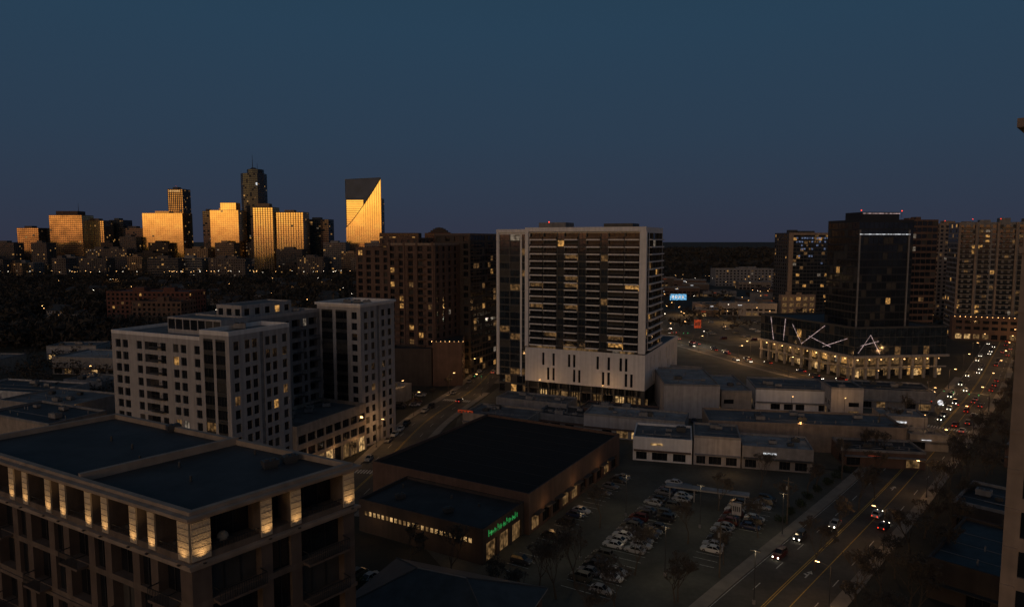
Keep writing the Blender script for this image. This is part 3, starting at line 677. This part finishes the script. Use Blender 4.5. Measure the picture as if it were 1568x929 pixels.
b.cyl(cx,cy,214,219,10,4,dgrey,16); b.tube((cx-2,cy,214),(cx-2,cy,246),.9,.3,dgrey); b.tube((cx+8,cy,214),(cx+8,cy,228),.5,.3,dgrey)
b.cyl(cx+14,cy-23.5,181,186,1.6,1.6,sgn_w,10)
b.obj('high_rise_tower')
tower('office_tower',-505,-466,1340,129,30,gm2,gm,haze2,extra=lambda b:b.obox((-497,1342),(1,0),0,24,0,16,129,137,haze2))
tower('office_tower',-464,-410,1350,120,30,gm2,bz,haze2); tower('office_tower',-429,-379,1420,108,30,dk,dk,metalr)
b=B(); x0,x1,y=-338,-266,1400
shell(b,[(x0,y),(x1,y),(x1,y+34),(x0,y+34)],0,150,[bz,dk,None,None],dgrey,roofd)
b.poly([(x0,y+.6,150),(x1,y+.6,150),(x1,y+.6,192),(x0,y+.6,188)],glassx); b.tube((x0,y,150),(x0,y,189),.5,.5,conc); b.tube((x0,y,188.5),(x1,y,192),.4,.4,conc)
b.poly([(x0,y-.3,90),(x1-2,y-.3,90),(x1-2,y-.3,150),(x0,y-.3,150)],glassx)
yy=y-.8
def hz(x): return 92+(190-92)*((x-x0)/(x1-x0))**1.15
nx=16
for i in range(nx):
    a=x0+(x1-x0)*i/nx; c=x0+(x1-x0)*(i+1)/nx
    b.poly([(a+.35,yy,60),(c-.6,yy,60),(c-.6,yy,hz(c)),(a+.35,yy,hz(a))],gold)
    b.poly([(c-.6,yy-.02,60),(c+.35,yy-.02,60),(c+.35,yy-.02,hz(c)),(c-.6,yy-.02,hz(c))],gold3)
for i in range(nx): b.tube((x0+(x1-x0)*i/nx,yy-.5,hz(x0+(x1-x0)*i/nx)),(x0+(x1-x0)*(i+1)/nx,yy-.5,hz(x0+(x1-x0)*(i+1)/nx)),.6,.6,dgrey)
for k in range(12): b.poly([(x0+2,yy-.3,95+k*4.4),(x0+36,yy-.3,95+k*4.4),(x0+36,yy-.3,98.6+k*4.4),(x0+2,yy-.3,98.6+k*4.4)],gold)
b.obj('sail_shaped_tower')
for k in range(80):
    x=random.uniform(-1080,-230); y=random.uniform(1120,1500); z=random.choice([18,25,32,40,48,60])
    if y<1300: z=min(z,34)
    w=random.uniform(22,55)
    tower('city_building',x,x+w,y,z,25,random.choice([dk2,dk,grid(4,2.2,3.5,2,.8,glass,.12)]),dk2,random.choice([haze,brownd,grey,haze,haze2]))
# ============================================================ WOODLAND
def canopy(name,pts,mat,tri=40,r=5.0,h=11,ts=1.9):
    n=len(pts); pts=np.array(pts)
    K=tri; c=np.repeat(pts,K,axis=0)
    sc=np.repeat(rng.uniform(.6,1.35,n),K)
    d=rng.normal(size=(n*K,3)); d/=np.linalg.norm(d,axis=1)[:,None]
    rad=rng.uniform(.45,1.05,(n*K,1))
    off_=d*rad*np.array([r,r,h*.42])
    cen=np.zeros((n*K,3)); cen[:,:2]=c[:,:2]; cen+=off_*sc[:,None]; cen[:,2]+=h*.55*sc+c[:,2]
    v=cen[:,None,:]+rng.normal(size=(n*K,3,3))*ts*sc[:,None,None]*.6
    v[:,:,2]=np.maximum(v[:,:,2],.1)
    v=v.reshape(-1,3)
    me=bpy.data.meshes.new(name); me.vertices.add(len(v)); me.vertices.foreach_set('co',v.ravel())
    nf_=n*K; me.loops.add(nf_*3); me.loops.foreach_set('vertex_index',np.arange(nf_*3,dtype=np.int32))
    me.polygons.add(nf_); me.polygons.foreach_set('loop_start',np.arange(0,nf_*3,3,dtype=np.int32)); me.polygons.foreach_set('loop_total',np.full(nf_,3,dtype=np.int32))
    me.materials.append(mat); me.update(calc_edges=True); me.validate()
    o=bpy.data.objects.new(name,me); scene.collection.objects.link(o); return o
HS=np.array(hs)
pts=[]
for k in range(7500):
    y=random.uniform(400,1050 if k%4 else 1380); x=random.uniform(-1.05,-.02)*y*.78
    if y<440 and x>-90: continue
    if -110<x<-60 and y<470: continue
    if -335<x<-235 and 495<y<575: continue
    dd=HS-np.array([x-6,y+8])
    if ((np.abs(dd[:,0])<14)&(np.abs(dd[:,1]-14)<22)).any(): continue
    pts.append((x,y,0))
for k in range(4200):
    y=random.uniform(470,1900); x=random.uniform(0,.8)*y
    if y<1000 and 50<x<430 and random.random()<.91: continue
    pts.append((x,y,0))
canopy('woodland',pts,leafm,34)
pts=[]
for k in range(5200):
    y=random.uniform(1500,5200); x=random.uniform(-.8,.8)*y; pts.append((x,y,0))
canopy('distant_woodland',pts,leafm,16,22,14,9)
pts=[]
for k in range(400):
    y=random.uniform(215,410); x=random.uniform(-270,-75)
    if x>-112 and y<250: continue
    pts.append((x,y,0))
canopy('tree_belt',pts,leafm,60,3.2,7,.7)
b=B(); n=160; xs=[-9000+18000*i/n for i in range(n+1)]
hh=[ (22+16*mathutils.noise.noise((x*.0009,3.1,0))+9*mathutils.noise.noise((x*.004,1.7,0))+4*mathutils.noise.noise((x*.02,1,0))) for x in xs]
for i in range(n): b.poly([(xs[i],6500,0),(xs[i+1],6500,0),(xs[i+1],7200,hh[i+1]+20),(xs[i],7200,hh[i]+20)],leafm)
b.obj('hills',(0,0,0))
# ============================================================ BARE TREES
def tree_mesh(seed):
    r=random.Random(seed); b=B()
    def br(p,d,l,rad,dep):
        q=p
        for s in range(2):
            d=(d[0]+r.uniform(-.12,.12),d[1]+r.uniform(-.12,.12),d[2]+r.uniform(-.02,.14)); m=sqrt(sum(c*c for c in d)); d=tuple(c/m for c in d)
            n_=tuple(q[i]+d[i]*l/2 for i in range(3)); b.tube(q,n_,rad*(1-.18*s),rad*(1-.18*(s+1)),bark,5 if dep<2 else 3); q=n_
        if dep>=6:
            t=[tuple(q[i]+r.gauss(0,.13) for i in range(3)) for _ in range(3)]; b.poly(t,bark)
        if dep>=6: return
        for i in range(3):
            t=r.uniform(0,2*pi); sp=r.uniform(.3,.7)
            a=(d[0]+cos(t)*sp,d[1]+sin(t)*sp,d[2]*.9+.2); m=sqrt(sum(c*c for c in a)); a=tuple(c/m for c in a)
            br(q,a,l*r.uniform(.62,.85),max(rad*.55,.024),dep+1)
    br((0,0,0),(0,0,1),2.6,.2,0)
    return b.mesh('bare_tree')
TM=[tree_mesh(s) for s in (1,2,3,4)]
def tree(x,y,s=1): inst('bare_tree',random.choice(TM),(x,y,0),random.uniform(0,6),s*random.uniform(.85,1.15))
ra_l=off(RA,-13); ra_r=off(RA,14); ra_r2=off(RA,19)
for i in range(22,50,3): tree(*ra_l[i],.85)
for i in range(20,100,2): tree(*ra_r[i],1.0)
for i in range(20,60,3): tree(*ra_r2[i],1.1)
for q in ((24,128),(38,142),(50,160),(20,150),(66,176),(76,170),(12,124),(30,118),(98,180),(108,196),(118,206),(-12,126),(-20,128),(60,130),(72,146),(84,160),(92,168),(62,118),(70,112),(124,180),(8,119),(18,113),(2,112),(-4,118),(110,172),(130,196),(150,214),(88,112),(100,128),(5,122),(-2,110),(12,108)): tree(*q,1.0)
rb_l=off(RB,-9.5)
for i in range(26,60,3): tree(*rb_l[i],.65)
rb_r=off(RB,9)
for i in range(44,64,3): tree(*rb_r[i],.6)
pts=[]
for i in range(30,50): p=off(RA,-12.5)[i]; pts+= [(p[0]+random.uniform(-1,1),p[1]+random.uniform(-1,1),0) for _ in range(4)]
for k in range(60): pts.append((random.uniform(-34,0),122+random.uniform(-2,2),0))
canopy('hedge',pts,leafg,110,.8,1.6,.22)
# ============================================================ CARS
def car_mesh(col,suv=False):
    b=B(); paint=M('car_paint',col,.28,var=.04)
    H=1.25 if suv else 1.0; roof=1.72 if suv else 1.42
    st=[(-2.25,.35,.62,.72),(-2.1,.28,.86*H,.86),(-1.3,.25,.93*H,.9),(0,.22,.95*H,.91),(1.1,.25,.93*H,.9),(1.9,.28,.80*H,.86),(2.25,.35,.58,.70)]
    rings=[]
    for x,z0,z1,w in st: rings.append([(x,-w,z0),(x,-w*1.0,(z0+z1)/2),(x,-w*.9,z1),(x,w*.9,z1),(x,w,(z0+z1)/2),(x,w,z0)])
    for a,c in zip(rings,rings[1:]):
        for i in range(6): j=(i+1)%6; b.poly([a[i],c[i],c[j],a[j]],paint)
    b.poly(rings[0][::-1],paint); b.poly(rings[-1],paint)
    x0,x1,x2,x3=(-2.0,-1.75,.35,1.15) if suv else (-1.75,-1.0,.25,1.05)
    zb=.92*H
    c=[[(x0,-.78,zb),(x1,-.62,roof),(x2,-.62,roof),(x3,-.78,zb)],[(x0,.78,zb),(x1,.62,roof),(x2,.62,roof),(x3,.78,zb)]]
    b.poly(c[0],carglass); b.poly(c[1][::-1],carglass)
    b.poly([c[0][0],c[1][0],c[1][1],c[0][1]],carglass); b.poly([c[0][3],c[0][2],c[1][2],c[1][3]],carglass)
    b.obox((0,0),(1,0),x1-.05,x2+.05,-.64,.64,roof-.04,roof+.03,paint)
    for s in (-1,1): b.tube((-.35,s*.79,zb),(-.35,s*.63,roof),.05,.05,paint); b.tube((x3,s*.78,zb),(x2,s*.62,roof),.05,.05,paint); b.tube((x0,s*.78,zb),(x1,s*.62,roof),.07,.06,paint)
    for x in (-1.4,1.4):
        for s in (-1,1):
            b.tube((x,s*.68,.33),(x,s*.92,.33),.33,.33,tyre,12)
            b.poly([(x+.33*cos(t*pi/6),s*.92,.33+.33*sin(t*pi/6)) for t in range(12)],tyre)
            b.poly([(x+.19*cos(t*pi/4),s*.925,.33+.19*sin(t*pi/4)) for t in range(8)],grey)
    for s in (-1,1):
        b.obox((2.2,s*.55),(1,0),-.1,.06,-.17,.17,.55,.68,wpaint); b.obox((-2.22,s*.58),(1,0),-.05,.06,-.15,.15,.62,.78,tail)
        b.obox((.75,s*.9),(1,0),0,.15,-.08,.08,.95,1.07,paint)
    return b.mesh('car')
cols=[(.42,.42,.42),(.02,.02,.022),(.10,.10,.11),(.22,.23,.24),(.08,.012,.01),(.02,.03,.07),(.5,.5,.48),(.04,.04,.045),(.28,.28,.28),(.03,.03,.03),(.07,.07,.06)]
CM=[car_mesh(c,k%3==1) for k,c in enumerate(cols)]
hl=B()
for s in (-1,1):
    hl.cyl(2.34,s*.55,.52,.72,.12,.12,lamp_c,6); hl.cyl(-2.34,s*.58,.60,.78,.1,.1,red_l,6)
HLM=hl.mesh('lights')
def car(x,y,a,lit=False):
    o=inst('car' if lit else 'parked_car',random.choice(CM),(x,y,.02),a)
    if lit:
        h=inst('headlights',HLM,(0,0,0)); h.parent=o
sm=B()
def side_of_RA(x,y):
    best=min(range(len(RA)-1),key=lambda i:(RA[i][0]-x)**2+(RA[i][1]-y)**2); p=RA[best]; q=RA[best+1]; uu=unit((q[0]-p[0],q[1]-p[1]))
    return -( (x-p[0])*uu[1]-(y-p[1])*uu[0])
for ru,fl,pr in ((6,0,.45),(19.5,1,.62),(24.6,0,.7),(38,1,.7),(43.2,0,.65),(56,1,.45)):
    for k in range(24):
        v=2+k*2.7; p=P(M0,MU,ru,v)
        if side_of_RA(*p)<16 or (p[1]>184 and ru>10): continue
        sm.obox(P(M0,MU,ru,v-1.35),MU,-2.5,2.5,-.07,.07,.010,.015,wpaint)
        if random.random()<pr: car(p[0]+random.uniform(-.3,.3),p[1],atan2(MU[1],MU[0])+(pi if (fl or random.random()<.3) else 0)+random.uniform(-.04,.04))
sm.obj('parking_stall_markings',(0,0,0))
b=B(); o=(39,168); uu=unit((18,-7))
b.obox(o,uu,0,20,-1.4,1.4,3.4,3.75,conc,rooft)
for a in (1,7,13,19): b.obox(o,uu,a-.15,a+.15,-.15,.15,0,3.4,grey)
b.obj('walkway_canopy')
def head(pts,i): q=pts[min(i+1,len(pts)-1)];p=pts[max(i-1,0)]; return atan2(q[1]-p[1],q[0]-p[0])
for i in range(24,110):
    if random.random()<(.08 if i<50 else .42): p=off(RA,random.choice([2.9,5.9]))[i]; car(*p,head(RA,i),True)
    if random.random()<(.08 if i<50 else .5): p=off(RA,-random.choice([2.6,6.0]))[i]; car(*p,head(RA,i)+pi,True)
for i in range(26,80):
    if random.random()<.4: p=off(RB,-5.3)[i]; car(*p,head(RB,i)+pi)
    if random.random()<.15: p=off(RB,1.8)[i]; car(*p,head(RB,i),True)
for i in range(6,110):
    if random.random()<.3: p=off(RD,random.choice([2,5.5]))[i]; car(*p,head(RD,i),True)
    if random.random()<.3: p=off(RD,-random.choice([2,5.5]))[i]; car(*p,head(RD,i)+pi,True)
for k in range(60):
    x=140+random.randint(0,5)*18; y=430+random.randint(0,20)*6; car(x,y,random.choice([0,pi]))
for k in range(14): car(-55+random.randint(0,3)*5.5,262+random.randint(0,8)*2.8,0)
for k in range(9): car(-30+k*2.8,127.5-k*1.2,1.0)
for k in range(12): car(60+k*2.8,243-k*.9,1.2) if random.random()<.6 else None
# ============================================================ STREET FURNITURE
def lampmesh(mat,h=9,arm=2.2):
    b=B(); b.cyl(0,0,0,.6,.2,.16,dgrey); b.cyl(0,0,.6,h,.1,.06,dgrey); b.tube((0,0,h-.1),(arm,0,h+.3),.05,.04,dgrey)
    b.obox((arm,0),(1,0),-.35,.45,-.16,.16,h+.25,h+.42,dgrey); b.obox((arm,0),(1,0),-.28,.38,-.14,.14,h+.1,h+.249,mat); return b.mesh('street_lamp')
LW,LC=lampmesh(lamp_w),lampmesh(lamp_c)
def slamp(x,y,a,cool=False,pw=0):
    inst('street_lamp',LC if cool else LW,(x,y,0),a)
    if pw: light('POINT',(x+2.2*cos(a),y+2.2*sin(a),8.9),pw,WC if not cool else (1,.85,.65),.3,'street_light_glow')
A_=off(RA,9);A2=off(RA,-9)
for i in range(24,120,6): slamp(*A_[i],head(RA,i)+pi/2,False,1100 if 50<i<92 else (600 if i<=50 else 0))
for i in range(52,120,8): slamp(*A2[i],head(RA,i)-pi/2,False,900 if i<80 else 0)
B_=off(RB,7.2);B2=off(RB,-7.2)
for i in range(28,74,6): slamp(*B2[i],head(RB,i)-pi/2,False,650 if i<60 else 0)
for i in range(40,74,8): slamp(*B_[i],head(RB,i)+pi/2,False,500 if i<60 else 0)
D_=off(RD,-8.5);D2=off(RD,8.5)
for i in range(6,110,6): slamp(*D_[i],head(RD,i)-pi/2,i%5==0,2000 if i<50 else 0)
for i in range(20,110,7): slamp(*D2[i],head(RD,i)+pi/2,i%3==0,1800 if i<56 else 0)
for k in range(110):
    y=random.uniform(430,1100); x=random.uniform(55,430)
    inst('street_lamp',random.choice([LW,LW,LW,LC]),(x,y,0),random.uniform(0,6),1.2)
for q in ((160,450),(200,480),(170,540),(230,560),(150,600),(300,640)): light('POINT',(*q,11),6000,WC,.4,'street_light_glow')
for k in range(30):
    y=random.uniform(500,1100); x=random.uniform(-.70,-.2)*y
    inst('street_lamp',random.choice([LW,LW,LC]),(x,y,0),random.uniform(0,6),1.3)
for q in ((-300,640),(-420,760),(-200,560),(-520,900),(-260,820)): light('POINT',(*q,16),4000,WC,.4,'street_light_glow')
for k in range(60):
    inst('street_lamp',random.choice([LW,LW,LC]),(random.uniform(-900,-260),random.uniform(1050,1115),0),random.uniform(0,6),1.8)
for q in ((-205,250),(-150,226),(-190,300),(-120,240),(-90,300),(-235,230),(-240,300)): slamp(*q,random.uniform(0,6),q[0]==-205,400)
for q in ((10,270),(34,259),(118,238),(100,240),(88,205),(132,214),(64,300),(-45,268)): slamp(*q,1,False,330)
b=B(); b.cyl(0,0,0,.7,.3,.3,conc); b.cyl(0,0,.7,10,.11,.08,dgrey)
for s in (-1,1): b.obox((0,0),(1,0),min(.1*s,.9*s),max(.1*s,.9*s),-.18,.18,9.9,10.08,dgrey); b.obox((0,0),(1,0),min(.3*s,.85*s),max(.3*s,.85*s),-.13,.13,9.84,9.899,shopd)
LM=b.mesh('parking_lot_lamp')
for q in ((16,12),(33,14),(50,12),(16,38),(33,40),(50,44)):
    p=P(M0,MU,*q); inst('parking_lot_lamp',LM,(*p,0),-.5); light('POINT',(*p,9.6),340,(1,.76,.44),.4,'lot_light_glow')
light('POINT',(60,184,6),260,WC,.3,'lot_light_glow')
def tl(matl):
    b=B(); b.cyl(0,0,0,6.5,.14,.1,dgrey); b.tube((0,0,6.2),(7,0,6.6),.09,.06,dgrey)
    for a in (3.5,6.6):
        b.obox((a,0),(1,0),-.2,.2,-.15,.15,5.6,6.7,black)
        for s in (-1,1): b.obox((a,0),(1,0),-.11,.11,*sorted((s*.15,s*.2)),5.7 if matl is grn_l else 6.38,5.92 if matl is grn_l else 6.6,matl)
    return b.mesh('traffic_light')
TR,TG=tl(red_l),tl(grn_l)
for i,m in ((50,TR),(54,TG),(94,TR),(98,TG)):
    inst('traffic_light',m,(*off(RA,9.2)[i],0),head(RA,i)+pi/2); inst('traffic_light',m,(*off(RA,-9.2)[i],0),head(RA,i)-pi/2)
for i in (30,40,46): inst('traffic_light',TR,(*off(RD,-9.2)[i],0),head(RD,i)-pi/2); inst('traffic_light',TG,(*off(RD,9.2)[i],0),head(RD,i)+pi/2)
for i in (42,62): inst('traffic_light',TG,(*off(RB,7.2)[i],0),head(RB,i)+pi/2)
b=B(); b.cyl(0,0,0,11,.16,.11,bark); b.obox((0,0),(1,0),-1.2,1.2,-.06,.06,10,10.15,bark); b.obox((0,0),(1,0),-.9,.9,-.06,.06,9.1,9.22,bark); b.cyl(.3,0,8,8.9,.22,.22,grey)
UM=b.mesh('utility_pole')
for i in range(24,60,6): inst('utility_pole',UM,(*off(RA,-11.2)[i],0),head(RA,i)+pi/2)
def sign(name,x,y,a,w,h,z,mat,frame=dgrey):
    b=B(); uu=(cos(a),sin(a)); b.obox((x,y),uu,-w/2,w/2,-.15,.15,z,z+h,frame); b.obox((x,y),uu,-w/2+.1,w/2-.1,-.19,-.152,z+.1,z+h-.1,mat)
    for k in range(4): b.obox((x,y),uu,-w*.38+k*w*.2,-w*.38+k*w*.2+w*.12,-.23,-.192,z+h*.3,z+h*.7,frame if mat is not sgn_b else sgn_w)
    b.obox((x,y),uu,-w*.3-.1,-w*.3+.1,-.1,.1,0,z,frame); b.obox((x,y),uu,w*.3-.1,w*.3+.1,-.1,.1,0,z,frame); return b.obj(name)
sign('pylon_sign',51,150,-.5,2.2,3.0,3,white2); sign('lit_sign',160,655,0,16,6,8,sgn_b); sign('billboard',130,475,0,5,6,4,sgn_r); sign('shop_sign',-16,231,-.4,6,1.2,5.8,sgn_r)
b=B(); b.cyl(0,0,0,7,.1,.08,dgrey); b.cyl(0,0,7,7.1,.3,.6,sgn_w,12,False)
for k in range(6):
    t0=-pi/2+pi*k/6; t1=-pi/2+pi*(k+1)/6; b.cyl(0,0,7.9+.9*sin(t0),7.9+.9*sin(t1),.9*cos(t0)+.001,.9*cos(t1)+.001,sgn_w,14,False)
inst('globe_lamp',b.mesh('globe_lamp'),(152,238,0))
for x,y,z in ((165,325,79),(187,330,79),(320,450,79),(305,455,79),(356,565,81),(-732,1505,183)):
    b=B(); b.cyl(x,y,z-3,z,.08,.08,dgrey); b.cyl(x,y,z,z+.4,.22,.22,red_l); b.obj('warning_beacon')
# ============================================================ SKY + SUN
w=bpy.data.worlds.new('World'); scene.world=w; w.use_nodes=True; nt=w.node_tree; N=nt.nodes; L=nt.links
bg=N['Background']; tc=N.new('ShaderNodeTexCoord'); sp=N.new('ShaderNodeSeparateXYZ'); L.new(tc.outputs['Generated'],sp.inputs[0])
def ramp(src,stops):
    r=N.new('ShaderNodeValToRGB'); L.new(src,r.inputs[0]); e=r.color_ramp.elements
    e[0].position=stops[0][0]; e[0].color=(*stops[0][1],1); e[1].position=stops[-1][0]; e[1].color=(*stops[-1][1],1)
    for p,c in stops[1:-1]:
        q=r.color_ramp.elements.new(p); q.color=(*c,1)
    return r.outputs[0]
rp=ramp(sp.outputs['Z'],[(0,(.029,.034,.058)),(.05,(.026,.038,.066)),(.14,(.023,.044,.077)),(.28,(.020,.049,.087)),(.42,(.017,.048,.083)),(.6,(.020,.036,.055)),(1,(.020,.032,.046))])
sky=N.new('ShaderNodeTexSky'); sky.sky_type='NISHITA'; sky.sun_disc=False; sky.sun_elevation=radians(1.5); sky.sun_rotation=radians(204)
def math_(op,a,c=None):
    n=N.new('ShaderNodeMath'); n.operation=op
    for i,x in enumerate((a,c)):
        if x is None: continue
        if isinstance(x,(int,float)): n.inputs[i].default_value=x
        else: L.new(x,n.inputs[i])
    return n.outputs[0]
gd=unit((-.40,-.92))
dot=N.new('ShaderNodeVectorMath'); dot.operation='DOT_PRODUCT'; L.new(tc.outputs['Generated'],dot.inputs[0]); dot.inputs[1].default_value=(gd[0],gd[1],0)
def mr(x,a,c,d,e_):
    n=N.new('ShaderNodeMapRange'); n.interpolation_type='SMOOTHSTEP'; L.new(x,n.inputs[0])
    for i,v in enumerate((a,c,d,e_)): n.inputs[i+1].default_value=v
    return n.outputs[0]
glow=ramp(sp.outputs['Z'],[(0,(.20,.045,.008)),(.018,(.62,.19,.02)),(.04,(1.0,.46,.05)),(.08,(1.0,.60,.10)),(.16,(.6,.36,.14)),(.26,(0,0,0))])
g1_=mr(dot.outputs['Value'],.70,.95,0,1)
g2_=math_('MULTIPLY',mr(dot.outputs['Value'],-.15,1,0,1),mr(sp.outputs['Z'],.05,.85,1,0))
def scal(col,f):
    n=N.new('ShaderNodeVectorMath'); n.operation='SCALE'
    if isinstance(col,tuple): n.inputs[0].default_value=col
    else: L.new(col,n.inputs[0])
    if isinstance(f,(int,float)): n.inputs['Scale'].default_value=f
    else: L.new(f,n.inputs['Scale'])
    return n.outputs[0]
def add(a,c):
    n=N.new('ShaderNodeVectorMath'); L.new(a,n.inputs[0]); L.new(c,n.inputs[1]); return n.outputs[0]
tot=add(add(scal(rp,1.0),scal(sky.outputs[0],.001)),add(scal(glow,math_('MULTIPLY',g1_,1.35)),scal((.11,.075,.06),g2_)))
L.new(tot,bg.inputs['Color']); bg.inputs['Strength'].default_value=1
sun=bpy.data.lights.new('sun','SUN'); sun.energy=.14; sun.angle=radians(20); sun.color=(1,.80,.72)
so=bpy.data.objects.new('sun',sun); scene.collection.objects.link(so)
so.rotation_euler=mathutils.Vector((-gd[0],-gd[1],-.45)).to_track_quat('-Z','Y').to_euler()
# ============================================================ CAMERA
cam=bpy.data.cameras.new('camera'); cam.lens=24; cam.sensor_width=36; cam.clip_end=60000; cam.clip_start=.5
co=bpy.data.objects.new('camera',cam); co.location=(0,0,65); co.rotation_euler=(radians(90-5.25),0,0); scene.collection.objects.link(co); scene.camera=co
scene.view_settings.view_transform='Standard'; scene.view_settings.look='None'; scene.view_settings.exposure=0
print('objects',len(scene.objects))
